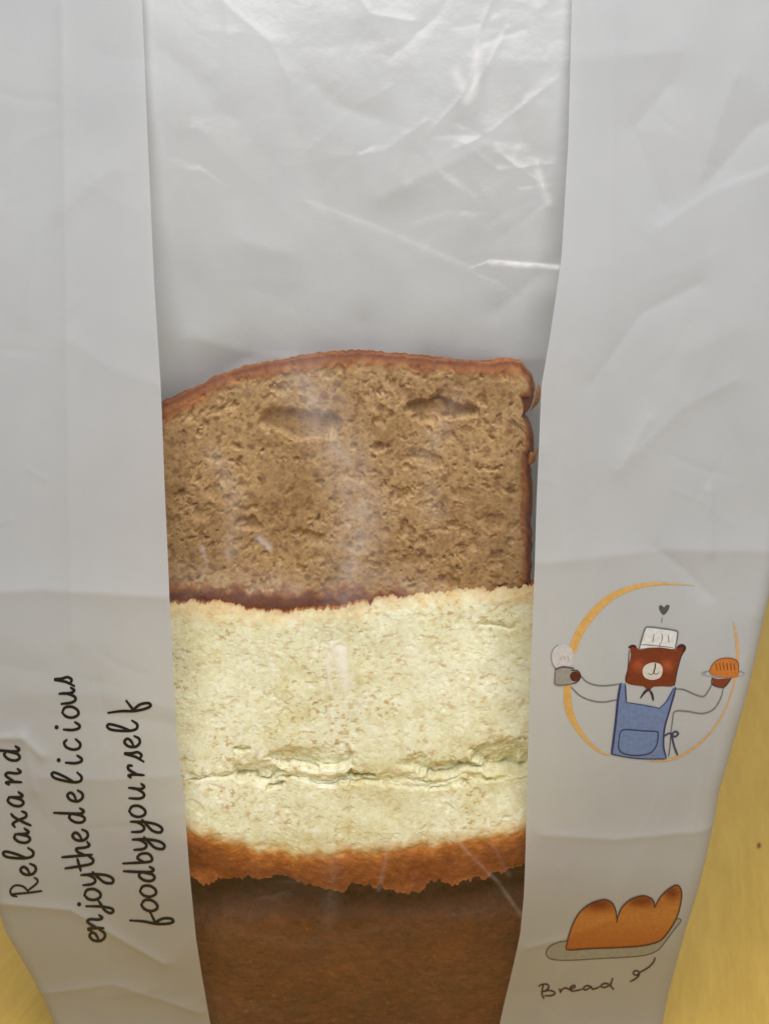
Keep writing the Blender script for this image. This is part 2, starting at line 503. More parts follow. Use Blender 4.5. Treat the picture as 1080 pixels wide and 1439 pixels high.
bag = empty('paper_bag', 'white paper bread bag with a clear window strip standing on the yellow wooden table', 'paper bag')
ZR = np.linspace(ZB + 0.001, ZTOP, 720)
def strip(name, fa, fb, nx, mat, yfun, parent, zs=ZR, label=None, attr=None):
    s = np.linspace(0, 1, nx)
    Z = np.repeat(zs[:, None], nx, 1)
    A = fa(zs)[:, None]; B = fb(zs)[:, None]
    X = A + (B - A) * s[None, :]
    Y = yfun(X, Z)
    o = mesh_obj(name, np.stack([X.ravel(), Y.ravel(), Z.ravel()], 1), grid_faces(len(zs), nx), mat, parent, attr(X, Z) if attr else None)
    if label: o['label'] = label
    return o
# the paper's window edges lie in front of the film
strip('front_panel', out_l, win_l, 170, PAPER, front, bag, label='left paper front panel printed with three lines of script')
strip('front_panel', win_r, out_r, 180, PAPER, front, bag, label='right paper front panel printed with the round baker emblem')

# film with its own sharper wrinkles
FG = Grid(-0.08, 0.08, ZB, 0.38, 401, 991)
FE = np.zeros_like(FG.X)
def ft(pts, h, w, p=1.0):
    global FE
    h = h * 0.4
    tent(FE, FG, pts, h * MM, w * MM, p)
ft([(430, 285), (520, 318), (600, 352), (662, 379)], 0.35, 1.6)
ft([(662, 379), (690, 368), (730, 372), (784, 376)], 0.75, 1.1)
ft([(662, 379), (700, 394), (735, 420), (755, 460), (764, 505)], -0.6, 2.4)
ft([(600, 190), (650, 135), (668, 90), (675, 40), (700, -20)], 0.45, 2.0)
ft([(664, 128), (690, 84), (712, 40)], 0.4, 1.6)
ft([(400, 235), (470, 222), (540, 212), (600, 170)], 0.45, 3.5)
ft([(455, 260), (470, 235), (520, 205)], -0.4, 3)
ft([(640, 210), (690, 185), (745, 140), (785, 110)], 0.5, 3)
ft([(700, 215), (760, 260), (772, 278)], 0.6, 2.2)
ft([(755, 230), (766, 275)], 0.6, 1.4)
ft([(650, 200), (700, 240), (780, 230)], 0.4, 2.6)
ft([(652, 210), (650, 300), (640, 360)], 0.25, 4)
ft([(312, -60), (322, 60), (326, 200), (330, 420)], 0.22, 4)
ft([(310, 0), (380, 60), (410, 120)], 0.5, 5)
ft([(480, -40), (520, 20), (580, 30)], 0.5, 3)
ft([(215, 236), (280, 240), (320, 265)], 0.3, 2.6)
ft([(255, 190), (268, 180)], 0.4, 1.5)
ft([(415, 225), (460, 190), (500, 150), (545, 125)], 0.35, 5)
# over the bread
ft0 = ft
def ft(pts, h, w, p=1.0): ft0(pts, h * 2.4, w, p)
ft([(466, 905), (459, 935), (466, 975)], 0.9, 1.6)
ft([(492, 910), (497, 960)], -0.5, 2.4)
ft([(500, 1000), (540, 1050), (575, 1085), (590, 1110)], 0.42, 1.5)
ft([(530, 980), (560, 1060), (578, 1120)], 0.25, 1.3)
ft([(640, 1180), (700, 1240), (735, 1290)], 0.45, 1.2)
ft([(680, 1165), (715, 1230), (728, 1262)], 0.35, 1.0)
ft([(530, 1165), (545, 1190), (530, 1240)], 0.3, 1.4)
ft([(285, 775), (290, 795), (284, 815)], 0.6, 1.6)
ft([(360, 760), (380, 780), (350, 810)], 0.4, 2.4)
ft([(480, 770), (560, 800), (470, 850)], 0.4, 5)
ft([(470, 560), (500, 620), (430, 680)], 0.3, 6)
r3 = np.random.default_rng(21)
crumple(FE, FG, 60, -0.065, 0.055, 0.24, 0.37, 0.006, 0.035, 0.00004, 0.00013, 0.002, 0.007, r3)
crumple(FE, FG, 26, 0.0, 0.055, 0.26, 0.34, 0.004, 0.02, 0.00005, 0.00018, 0.0012, 0.004, r3)
crumple(FE, FG, 60, -0.06, 0.05, 0.02, 0.24, 0.006, 0.05, 0.00006, 0.00022, 0.002, 0.008, r3)
FG.H = FE
# glints, reflections and haze painted white on the film, partly along creases
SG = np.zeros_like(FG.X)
def painted_glint(pts, a, w, p=1.0):
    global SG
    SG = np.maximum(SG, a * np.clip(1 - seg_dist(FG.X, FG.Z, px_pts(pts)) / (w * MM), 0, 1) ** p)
painted_glint([(686, 369), (730, 372), (783, 375)], 0.75, 0.9)
painted_glint([(440, 290), (520, 318), (600, 352), (662, 379)], 0.12, 1.6)
painted_glint([(662, 126), (655, 140), (664, 128), (672, 70)], 0.4, 1.8)
painted_glint([(640, 100), (648, 120)], 0.35, 2.2)
painted_glint([(755, 240), (770, 283)], 0.35, 1.6)
painted_glint([(466, 903), (459, 930), (462, 955), (468, 972)], 0.7, 0.9, 0.8)
painted_glint([(477, 912), (481, 935), (486, 962)], 0.8, 3.0, 0.9)
painted_glint([(462, 915), (461, 945)], 0.8, 1.4, 0.8)
painted_glint([(500, 1000), (540, 1050), (575, 1088), (590, 1106)], 0.30, 1.0)
painted_glint([(560, 1080), (585, 1120)], 0.18, 3.0)
painted_glint([(380, 930), (376, 945)], 0.25, 1.6)
painted_glint([(640, 1180), (700, 1240), (735, 1290)], 0.16, 0.9)
painted_glint([(680, 1165), (715, 1230)], 0.09, 1.0)
painted_glint([(532, 1165), (545, 1190), (532, 1250)], 0.14, 1.0)
painted_glint([(283, 772), (290, 790), (285, 812)], 0.30, 1.1)
painted_glint([(362, 758), (378, 770)], 0.28, 1.6)
painted_glint([(430, 540), (480, 640), (510, 720), (490, 830)], 0.22, 12, 1.6)
painted_glint([(300, 640), (330, 700), (322, 780)], 0.12, 5, 1.5)
painted_glint([(640, 560), (600, 640), (610, 720)], 0.09, 6, 1.5)
painted_glint([(430, 1130), (470, 1200), (460, 1300)], 0.05, 5, 1.5)
painted_glint([(560, 880), (600, 960)], 0.10, 5, 1.5)
painted_glint([(300, 1300), (420, 1330), (560, 1300)], 0.03, 5, 1.5)
painted_glint([(470, 790), (600, 830)], 0.12, 8, 1.4)
painted_glint([(260, 810), (420, 830)], 0.10, 6, 1.4)
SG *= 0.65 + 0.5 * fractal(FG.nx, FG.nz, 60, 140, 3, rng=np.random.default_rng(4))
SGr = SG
def film_y(x, z):
    e = np.minimum(np.abs(x - win_l(z) + 0.004), np.abs(win_r(z) + 0.004 - x))
    k = smooth(0.004, 0.010, e)
    return front(x, z) + 0.00035 + FG(x, z) * k
strip('window_film', lambda z: win_l(z) - 0.004, lambda z: win_r(z) + 0.004, 330, FILM, film_y, bag, zs=np.linspace(ZB + 0.002, ZTOP, 1000), attr=lambda x, z: {'painted_glint': FG(x, z, SG)})

# back panel, side gussets, bottom
bk_z = np.array([-0.016, 0.0, 0.08, 0.15, 0.20, 0.235, 0.255, 0.275, 0.30, 0.33, 0.36, 0.38])
bk_y = np.array([0.092, 0.092, 0.092, 0.080, 0.030, 0.0158, 0.0150, 0.0155, 0.0172, 0.0220, 0.0270, 0.033])
BG = Grid(-0.16, 0.16, ZB, 0.38, 401, 521)
BH = smooth_interp(BG.Z, bk_z, bk_y)
r4 = np.random.default_rng(33)
crumple(BH, BG, 60, -0.1, 0.1, 0.2, 0.37, 0.01, 0.05, 0.0002, 0.0008, 0.005, 0.014, r4)
BH += 0.001 * fractal(BG.nx, BG.nz, 6, 8, 3, rng=r4)
BG.H = BH
def back_y(x, z):
    f = front(x, z)
    g = np.maximum(BG(x, z) - f, 0.0025)
    ins = np.minimum(x - win_l(z), win_r(z) - x)          # the two sheets close up outside the window
    k = 0.40 + 0.60 * smooth(-0.006, 0.032, ins)
    m = smooth(0.225, 0.330, z)
    return f + g * (1 - m + m * k)
strip('back_panel', lambda z: out_l(z) + 0.001, lambda z: out_r(z) - 0.001, 260, INNER, back_y, bag, zs=np.linspace(ZB + 0.001, ZTOP, 420))
for fn, sg in ((out_l, 1), (out_r, -1)):
    zs = np.linspace(ZB + 0.001, ZTOP, 160)
    nu = 14
    u = np.linspace(0, 1, nu)
    x0 = fn(zs)[:, None]
    yf = front(fn(zs), zs)[:, None]; yb = back_y(fn(zs), zs)[:, None]
    fold = np.clip(1 - np.abs(u - 0.5) * 2, 0, 1)[None, :] * (0.004 + 0.012 * smooth(0.12, 0.3, zs))[:, None]
    X = x0 + sg * fold
    Y = yf + (yb - yf) * u[None, :]
    Z = np.repeat(zs[:, None], nu, 1)
    mesh_obj('side_gusset', np.stack([X.ravel(), Y.ravel(), Z.ravel()], 1), grid_faces(160, nu), PAPER, bag)
s = np.linspace(0, 1, 40)
xb = float(out_l(ZB + 0.001)) + s * (float(out_r(ZB + 0.001)) - float(out_l(ZB + 0.001)))
yf = front(xb, 0 * xb + ZB + 0.001); yb = back_y(xb, 0 * xb + ZB + 0.001)
mesh_obj('bottom_panel', np.concatenate([np.stack([xb, yf, 0 * xb + ZB + 0.0008], 1), np.stack([xb, yb, 0 * xb + ZB + 0.0008], 1)]), grid_faces(2, 40), PAPER, bag)

# ------------------------------------------------------------------ print on the paper
def spline(pts, n=8, closed=False):
    p = np.array(pts, float)
    if len(p) < 3: 
        t = np.linspace(0, 1, n + 1)[:, None]
        return p[0] * (1 - t) + p[1] * t
    if closed: q = np.vstack([p[-1], p, p[0], p[1]])
    else: q = np.vstack([2 * p[0] - p[1], p, 2 * p[-1] - p[-2]])
    out = []
    for i in range(1, len(q) - 2):
        for k in range(n):
            t = k / n
            out.append(0.5 * ((2 * q[i]) + (-q[i-1] + q[i+1]) * t + (2*q[i-1] - 5*q[i] + 4*q[i+1] - q[i+2]) * t*t
                              + (-q[i-1] + 3*q[i] - 3*q[i+1] + q[i+2]) * t**3))
    if not closed: out.append(q[-2])
    return np.array(out)

def lin(c):
    c = np.array(c, float) / 255
    return np.where(c <= 0.04045, c / 12.92, ((c + 0.055) / 1.055) ** 2.4)

class Print:
    """collects inked shapes given in photo pixels and lays them on the paper"""
    def __init__(s): s.v = []; s.f = []; s.c = []; s.n = 0
    def _put(s, P, faces, col, lift):
        P = np.asarray(P, float)
        x, y, z = at(P[:, 0], P[:, 1], base_front)
        for _ in range(3):
            x, y, z = at(P[:, 0], P[:, 1], front)
        y = front(x, z) - 0.00010 - lift * 0.00003
        s.v.append(np.stack([x, y, z], 1))
        s.f.append(np.asarray(faces, int) + s.n)
        col = np.asarray(col, float)
        if col.ndim == 1: col = np.repeat(col[None, :], len(P), 0)
        s.c.append(col); s.n += len(P)
    def stroke(s, pts, w, col, lift=1, closed=False, n=8, taper=0.25, sm=True):
        q = spline(pts, n, closed) if sm else np.array(pts, float)
        if np.ndim(w) > 0:
            wk = np.interp(np.linspace(0, len(w) - 1, len(q)), np.arange(len(w)), w)
        else:
            wk = np.full(len(q), float(w))
            if taper and not closed:
                u = np.linspace(0, 1, len(q))
                wk = wk * (1 - taper * smooth(0.12, 0, u) - taper * smooth(0.88, 1, u))
        d = np.gradient(q, axis=0)
        L = np.hypot(d[:, 0], d[:, 1]) + 1e-9
        nx = -d[:, 1] / L; ny = d[:, 0] / L
        A = q + np.stack([nx, ny], 1) * wk[:, None] / 2
        B = q - np.stack([nx, ny], 1) * wk[:, None] / 2
        m = len(q)
        P = np.vstack([A, B])
        f = []
        for i in range(m - 1):
            f += [(i, i + 1, m + i + 1), (i, m + i + 1, m + i)]
        if closed: f += [(m - 1, 0, m), (m - 1, m, 2 * m - 1)]
        s._put(P, f, lin(col), lift)
        if not closed:
            for e, wv in ((q[0], wk[0]), (q[-1], wk[-1])):
                s.dot(e[0], e[1], wv / 2, col, lift + 0.3)
    def dot(s, x, y, r, col, lift=1, ry=None, n=12):
        a = np.linspace(0, 2 * math.pi, n, endpoint=False)
        ry = r if ry is None else ry
        P = np.vstack([[x, y], np.stack([x + r * np.cos(a), y + ry * np.sin(a)], 1)])
        s._put(P, [(0, 1 + i, 1 + (i + 1) % n) for i in range(n)], lin(col), lift)
    def fill(s, pts, colfn, lift=0, step=4.0, sm=True, n=5):
        q = spline(pts, n, True) if sm else np.array(pts, float)
        x0, y0 = q.min(0); x1, y1 = q.max(0)
        vs = [Vector(p) for p in q]; m = len(q)
        ins = []
        for yy in np.arange(y0 + step / 2, y1, step):
            for xx in np.arange(x0 + step / 2, x1, step):
                c = False; j = m - 1
                for i in range(m):
                    if (q[i, 1] > yy) != (q[j, 1] > yy) and xx < (q[j, 0] - q[i, 0]) * (yy - q[i, 1]) / (q[j, 1] - q[i, 1]) + q[i, 0]:
                        c = not c
                    j = i
                if c and np.min(np.hypot(q[:, 0] - xx, q[:, 1] - yy)) > step * 0.35: ins.append(Vector((xx, yy)))
        res = delaunay_2d_cdt(vs + ins, [(i, (i + 1) % m) for i in range(m)], [], 1, 1e-6)
        V = np.array([[v.x, v.y] for v in res[0]]); Fs = [t for t in res[2] if len(t) == 3]
        col = np.array([lin(colfn(*v)) for v in V]) if callable(colfn) else lin(colfn)
        s._put(V, Fs, col, lift)
    def build(s, name, parent, label=None):
        o = mesh_obj(name, np.vstack(s.v), np.vstack(s.f), INK, parent, cols=np.vstack(s.c))
        if label: o['label'] = label
        return o

GL = {
 'R': [[(-8,36),(-5,43),(2,43),(7,35),(4,24),(-4,18)], [(-4,42),(-5,20),(-5,-1)], [(-2,19),(3,9),(7,3),(11,2),(14,6)]],
 'e': [[(-6,10),(2,13),(5,18),(1,22.5),(-5,18),(-6.5,8),(-2,1),(4,1),(8,7)]],
 'l': [[(-6,11),(1,25),(6,39),(3,43),(-2,37),(-6,16),(-5,3),(1,0),(7,6)]],
 'a': [[(6,19),(1,22),(-5,16),(-7,6),(-3,0),(2,4),(6,18)], [(6,20),(5,5),(7,0),(12,5)]],
 'x': [[(-9,19),(-4,21),(0,11),(3,1),(8,0),(11,5)], [(9,21),(4,17),(-4,5),(-9,-4)]],
 'n': [[(-9,18),(-6,22),(-5.5,10),(-6,0)], [(-5.5,9),(0,18),(4,22),(7,18),(6,6),(8,0),(12,4)]],
 'd': [[(5,19),(0,22),(-6,15),(-7,5),(-3,0),(2,4),(5,18)], [(8,43),(6,22),(5,5),(8,0),(12,5)]],
 'j': [[(1,22),(0,0),(-3,-14),(-7,-16),(-9,-11),(-5,-4),(2,0),(8,4)]],
 'o': [[(0,23),(-5.5,18),(-7.5,9),(-4,0.5),(2,0.5),(7,8),(6.5,18),(0,23)]],
 'y': [[(-7,22),(-7,10),(-4,4),(1,5),(6,13),(7,22)], [(7,22),(6,4),(2,-14),(-4,-22),(-9,-19),(-7,-9),(0,-2),(9,5)]],
 't': [[(-2,42),(-2,20),(-1,4),(4,0),(9,5)], [(-8,21),(8,22)]],
 'h': [[(-5,43),(-6,20),(-7,0)], [(-6,10),(-1,19),(4,20),(4,8),(6,1),(11,3)]],
 'i': [[(-3,23),(-3.5,10),(-1,1),(3,0),(7,6)]],
 'c': [[(6,19),(2,23),(-4,20),(-7,11),(-5,2),(1,0),(7,6)]],
 'u': [[(-9,22),(-9,8),(-6,1),(-1,2),(4,12),(5,22)], [(5,22),(4,6),(7,0),(11,4)]],
 's': [[(-8,-2),(-1,9),(4,24),(4,14),(5,5),(1,0),(-4,3)]],
 'f': [[(0,37),(0,18),(-2,0),(-1,-16),(2,-25),(6,-23),(6,-12),(2,-3),(-1,0),(4,3),(13,8)]],
 'b': [[(-4,42),(-5,20),(-5,2),(1,0),(6,5),(6,15),(1,20),(-4,13)]],
 'r': [[(-8,19),(-5,22),(-4,12),(-5,0)], [(-4,9),(0,17),(4,22),(8,21),(8,16)]],
}
DOTS = {'i': (0, 33), 'j': (4, 32)}
LINES = [
 ([('R',1246,57),('e',1220,51),('l',1197,47),('a',1175,42),('x',1150,38),('a',1124,33),('n',1092,30),('d',1060,28)], 'first line of the script print, reading Relax and'),
 ([('e',1314,148),('n',1297,145),('j',1273,143),('o',1255,141),('y',1233,137),('t',1211,132),('h',1193,128),('e',1172,124),('d',1147,119),('e',1118,117),('l',1092,115),('i',1068,115),('c',1045,113),('i',1021,112),('o',999,110),('u',976,106),('s',955,101)], 'second line of the script print, reading enjoy the delicious'),
 ([('f',1295,219),('o',1272,221),('o',1251,219),('d',1229,217),('b',1204,213),('y',1184,209),('y',1160,206),('o',1139,204),('u',1112,203),('r',1083,202),('s',1061,199),('e',1041,197),('l',1018,193),('f',996,188)], 'third line of the script print, reading food by yourself'),
]
INKC = (24, 20, 20)
for li, (letters, lab) in enumerate(LINES):
    pr = Print()
    for k, (ch, v, u) in enumerate(letters):
        j = min(max(k, 1), len(letters) - 2)
        du = letters[j + 1][2] - letters[j - 1][2]; dv = letters[j + 1][1] - letters[j - 1][1]
        L = math.hypot(du, dv); ax = (du / L, dv / L)            # reading direction
        ay = (ax[1], -ax[0])                                     # letter's up, to the left
        sc = 0.97
        def mp(p):
            gx = p[0] * 1.08 + 0.07 * (p[1] - 11)
            return (u + (gx * ax[0] + p[1] * ay[0]) * sc, v + (gx * ax[1] + p[1] * ay[1]) * sc)
        for gi, st in enumerate(GL[ch]):
            w = 3.0 if ch == 'R' else 4.0
            pr.stroke([mp(p) for p in st], w, INKC, 1 + gi * 0.7 + (k % 2) * 1.5, n=7)
        if ch in DOTS:
            d = mp(DOTS[ch]); pr.dot(d[0], d[1], 3.0, INKC, 2)
    pr.build('lettering', bag, lab)

# handwriting "Bread" and the squiggle
def z5(pts): return [(740 + a / 4.5, 1220 + b / 4.5) for a, b in pts]
HW = (70, 30, 26)
pr = Print()
for st in ([(103,738),(97,765),(94,795),(106,824)], [(74,745),(95,735),(125,733),(138,748),(125,768),(102,780)], [(102,780),(140,772),(172,782),(174,795),(150,805),(112,806)],
           [(204,762),(212,786)], [(210,782),(224,764),(246,756),(256,762)],
           [(256,764),(280,762),(303,750),(296,740),(276,750),(270,766),(286,776),(318,772),(350,764)],
           [(402,746),(380,742),(358,754),(362,768),(384,764),(404,748),(412,764),(440,758),(458,748)],
           [(518,732),(490,728),(468,740),(474,752),(500,750),(526,738)], [(541,695),(532,722),(530,745),(546,766)],
           [(808,566),(800,590),(776,618),(742,642),(712,658)], [(712,660),(694,648),(676,652),(672,668),(692,676),(710,664),(700,686),(676,704),(652,716)]):
    pr.stroke(z5(st), 2.3, HW, 1 + random.random(), n=6)
pr.build('handwriting', bag, 'dark red handwritten word Bread with a small squiggle below the printed loaf')

# printed loaf on its plate
pl = Print()
plate = [(246,460),(180,474),(136,502),(121,538),(142,568),(200,580),(300,580),(460,570),(620,562),(740,550),(822,520),(868,470),(920,400),(970,335),(962,320),(930,322),(880,380),(700,470),(450,490)]
pl.fill(z5(plate), (150, 150, 148), 0)
loaf = [(245,505),(262,430),(290,350),(330,280),(390,228),(450,203),(500,198),(540,222),(560,270),(567,325),(575,300),(600,245),(650,198),(720,173),(770,182),(798,205),(805,240),(840,182),(890,132),(940,105),(968,125),(975,180),(952,290),(905,380),(850,448),(790,475),(700,492),(560,500),(400,506),(265,515)]
def loafc(x, y):
    a = (x - 740) * 4.5; b = (y - 1220) * 4.5
    g = 0
    for cx, cy, rx, ry in ((450, 225, 110, 45), (720, 205, 95, 40), (915, 150, 55, 50)):
        g = max(g, math.exp(-(((a - cx) / rx) ** 2 + ((b - cy) / ry) ** 2)))
    lo = smooth(300, 500, b)
    base = np.array((180, 120, 62)) * (1 - 0.75 * lo) + np.array((164, 92, 42)) * 0.75 * lo
    return base * (1 - g) + np.array((112, 52, 22)) * g
pl.fill(z5(loaf), loafc, 2, step=3.0)
OUTC = (78, 50, 40)
pl.stroke(z5([(245,505),(262,430),(290,350),(330,280),(390,228),(450,203),(500,198),(540,222),(560,270),(568,338)]), 1.9, OUTC, 4)
pl.stroke(z5([(566,335),(575,300),(600,245),(650,198),(720,173),(770,182),(798,205),(805,246)]), 1.9, OUTC, 4)
pl.stroke(z5([(805,244),(840,182),(890,132),(940,105),(968,125),(975,180),(952,290),(905,380),(850,448),(790,475),(700,492),(560,500),(400,506),(265,515),(245,505)]), 1.9, OUTC, 5)
pl.stroke(z5([(246,460),(180,474),(136,502),(121,538),(142,568),(200,580),(300,580),(460,570),(620,562),(740,550),(822,520),(868,470),(920,400),(970,335),(962,320),(938,320)]), 1.3, (70, 72, 74), 1)
pl.build('printed_loaf', bag, 'printed orange loaf with three humps on a grey plate')

# round emblem
def z1(pts): return [(740 + a / 3.1765, 780 + b / 3.1765) for a, b in pts]
K = 1 / 3.1765
em = Print()
OCH = (200, 158, 92); OCH2 = (192, 154, 108)
em.stroke(z1([(745,135),(650,128),(570,128),(480,142),(390,178),(320,232),(262,300),(226,360),(204,420)]), [2*K,8*K,14*K,22*K,30*K,36*K,38*K,38*K,36*K], OCH, 0)
em.stroke(z1([(180,575),(180,640),(190,700),(212,750),(245,800),(290,850),(340,885),(378,892)]), [32*K,36*K,34*K,26*K,20*K,14*K,8*K,3*K], OCH, 0)
em.stroke(z1([(545,920),(600,918),(660,905),(720,875),(780,830),(835,770),(880,695),(912,610),(932,530),(939,450),(934,380),(926,325),(918,295)]), [3*K,8*K,12*K,12*K,10*K,9*K,8*K,8*K,10*K,14*K,14*K,9*K,3*K], OCH2, 0)
ring = em
em_root = em.build('printed_emblem', bag, 'round baker emblem with a thin ochre ring')
GR = (112, 112, 112)
b = Print()      # shirt arms
for st in ([(235,532),(262,562),(300,578),(350,582),(418,574)], [(196,588),(235,626),(285,648),(340,655),(404,644)],
           [(660,596),(700,600),(745,620),(785,630),(806,608),(828,568)],
           [(876,590),(862,640),(830,688),(780,706),(710,696),(658,698),(648,740),(640,800)]):
    b.stroke(z1(st), 2.0, GR, 1)
b.stroke(z1([(603,280),(599,300)]), 1.3, (120,120,120), 1)
b.build('arm', em_root, 'grey outlined sleeves')
b = Print()
b.fill(z1([(460,412),(478,402),(500,420),(545,414),(600,412),(650,418),(680,402),(700,406),(699,432),(682,466),(668,520),(655,580),(600,584),(550,586),(515,584),(440,566),(450,500),(462,450)]),
       lambda x, y: np.array((112, 50, 26)) + np.array((44, 26, 20)) * max(math.exp(-(((x - 740) / K - 495) ** 2 + ((y - 780) / K - 492) ** 2) / 700), math.exp(-(((x - 740) / K - 625) ** 2 + ((y - 780) / K - 492) ** 2) / 700)), 2, step=2.5)
b.stroke(z1([(455,410),(470,404),(484,408)]), 3.2, (60, 28, 20), 3)
b.stroke(z1([(672,410),(688,402),(702,410),(698,428)]), 4.0, (62, 34, 26), 3)
b.stroke(z1([(700,415),(682,466),(668,520),(657,580)]), 1.3, (60, 28, 20), 3)
b.stroke(z1([(455,425),(450,500),(440,566)]), 1.2, (70, 32, 22), 3)
b.fill(z1([(562,478),(595,488),(604,515),(592,545),(558,556),(525,545),(514,516),(528,490)]), (196, 192, 184), 4, step=3)
b.stroke(z1([(572,482),(570,500),(563,526)]), 1.8, (66, 52, 46), 6)
b.stroke(z1([(540,526),(552,532),(564,526),(576,530),(586,522)]), 1.0, (110, 100, 92), 6)
b.build('head', em_root, 'brown head with a pale round muzzle')
b = Print()
b.fill(z1([(500,414),(512,370),(525,330),(540,320),(600,326),(660,336),(670,350),(660,416),(600,412),(545,412)]), (206, 206, 206), 1, step=3)
b.stroke(z1([(500,415),(512,370),(525,330),(540,320),(600,326),(660,336),(671,350),(660,420)]), 2.4, (108, 112, 112), 3)
for st in ([(566,352),(560,386)], [(600,350),(603,370),(596,392)], [(630,358),(632,388)], [(512,398),(560,402),(650,412)], [(592,392),(590,412)]):
    b.stroke(z1(st), 1.3, (128, 128, 132), 3)
b.build('hat', em_root, 'tall pale baker hat')
b = Print()
b.fill(z1([(588,230),(597,222),(610,232),(623,221),(635,227),(626,250),(608,266),(592,248)]), (78, 80, 82), 1, step=3)
b.build('heart', em_root)
b = Print()
b.fill(z1([(416,572),(428,572),(440,576),(439,620),(441,655),(500,666),(560,676),(588,682),(612,660),(638,615),(652,592),(664,592),(655,640),(632,700),(614,770),(608,850),(618,905),(560,910),(480,905),(420,895),(375,885),(385,800),(396,700),(408,620)]), (104, 122, 160), 2, step=3)
NV = (52, 56, 88)
for st, w in (([(416,574),(405,640),(395,740),(377,884)], 3.2), ([(662,592),(638,680),(613,770),(608,850),(620,903)], 2.4),
              ([(438,578),(440,620),(442,655)], 2.0), ([(442,656),(520,668),(590,682)], 1.2), ([(590,682),(622,650),(654,594)], 1.2),
              ([(376,886),(440,900),(520,908),(615,908)], 1.4),
              ([(412,800),(422,782),(445,777),(520,783),(575,786),(584,800),(576,848),(548,882),(490,893),(430,884),(408,858),(412,800)], 1.8),
              ([(612,806),(632,794),(650,800)], 2.2), ([(640,798),(662,786),(674,796),(660,808),(642,804)], 2.4), ([(644,802),(655,850),(670,890)], 2.6), ([(640,806),(636,860),(630,896)], 1.2)):
    b.stroke(z1(st), w, NV, 4 + w * 0.3)
b.build('apron', em_root, 'blue apron with a pocket and tied string')
b = Print()
b.fill(z1([(518,582),(535,600),(545,602),(565,584)]), (112, 50, 26), 3, step=3, sm=False)
b.stroke(z1([(543,598),(526,608),(505,636)]), [2, 3.6, 1.5], (46, 34, 34), 5)
b.stroke(z1([(544,600),(556,618),(562,644)]), [2, 3.4, 2.4], (46, 34, 34), 5)
b.build('scarf', em_root, 'dark knotted scarf')
b = Print()
b.fill(z1([(155,398),(190,408),(205,440),(200,490),(165,500),(135,505),(112,480),(108,440),(125,408)]), (192, 188, 188), 1, step=3)
b.stroke(z1([(130,512),(112,480),(108,440),(125,410),(140,402)]), 1.5, (138, 134, 142), 2)
for st in ([(150,455),(152,470)], [(165,450),(168,468)], [(182,452),(186,470)]): b.stroke(z1(st), 1.2, (170, 150, 150), 2)
b.fill(z1([(126,508),(160,500),(207,505),(203,540),(196,576),(160,577),(125,574)]), (146, 142, 134), 3, step=3, sm=False)
b.stroke(z1([(126,508),(160,498),(208,504)]), 2.4, (88, 80, 84), 5)
b.stroke(z1([(126,508),(124,540),(126,575),(165,578),(197,574)]), 1.8, (112, 108, 108), 5)
b.dot(740 + 213 * K, 780 + 540 * K, 7.2, (84, 40, 26), 4)
b.stroke(z1([(196,512),(225,515),(238,540),(222,565),(198,572)]), 1.6, (60, 34, 30), 5)
b.build('cup', em_root, 'grey cup with a puffed top held in a brown paw')
b = Print()
b.dot(740 + 873 * K, 780 + 528 * K, 98 * K, (142, 144, 144), 1, ry=17 * K, n=28)
b.fill(z1([(812,518),(825,488),(850,466),(885,458),(920,462),(940,480),(943,520),(938,542),(880,545),(830,535)]), (186, 112, 50), 3, step=3)
b.stroke(z1([(812,518),(825,488),(850,466),(885,458),(920,462),(940,480),(943,520)]), 1.3, (134, 74, 34), 5)
for i in range(6): b.stroke(z1([(842 + 16 * i, 484 - 4 * math.sin(i * .6)), (846 + 16 * i, 512)]), 1.3, (128, 70, 34), 5)
b.fill(z1([(824,546),(850,552),(910,548),(880,588),(830,582)]), (118, 56, 36), 4, step=3, sm=False)
b.stroke(z1([(824,546),(826,575),(875,588),(910,550)]), 1.3, (74, 44, 40), 5)
b.build('plate', em_root, 'grey plate with an orange bun held in a brown paw')

# ------------------------------------------------------------------ bread
def pits(nx, ny, dx, dz, spec, rng, mask=None):
    """pores: depth map in metres; spec = list of (count, rmin, rmax, depth factor)"""
    D = np.zeros((ny, nx))
    for n, r0, r1, df in spec:
        for _ in range(n):
            r = r0 * (r1 / r0) ** (rng.random() ** 1.6)
            asp = rng.uniform(0.9, 1.9)
            a = rng.normal(0.0, 0.35)
            cx = rng.random() * nx; cy = rng.random() * ny
            if mask is not None and rng.random() > mask[min(int(cy), ny - 1), min(int(cx), nx - 1)]: continue
            rx = r * asp; R_ = int(rx / min(dx, dz)) + 2
            i0 = max(0, int(cx) - R_); i1 = min(nx, int(cx) + R_ + 1)
            j0 = max(0, int(cy) - R_); j1 = min(ny, int(cy) + R_ + 1)
            if i1 <= i0 or j1 <= j0: continue
            X, Z = np.meshgrid((np.arange(i0, i1) - cx) * dx, (np.arange(j0, j1) - cy) * dz)
            u = (X * math.cos(a) + Z * math.sin(a)) / rx; v = (-X * math.sin(a) + Z * math.cos(a)) / r
            q = np.clip(1 - (u * u + v * v), 0, 1)
            d = df * r * q ** 0.35 * rng.uniform(0.5, 1.1)
            s = (slice(j0, j1), slice(i0, i1))
            D[s] = np.maximum(D[s], d)
    return D

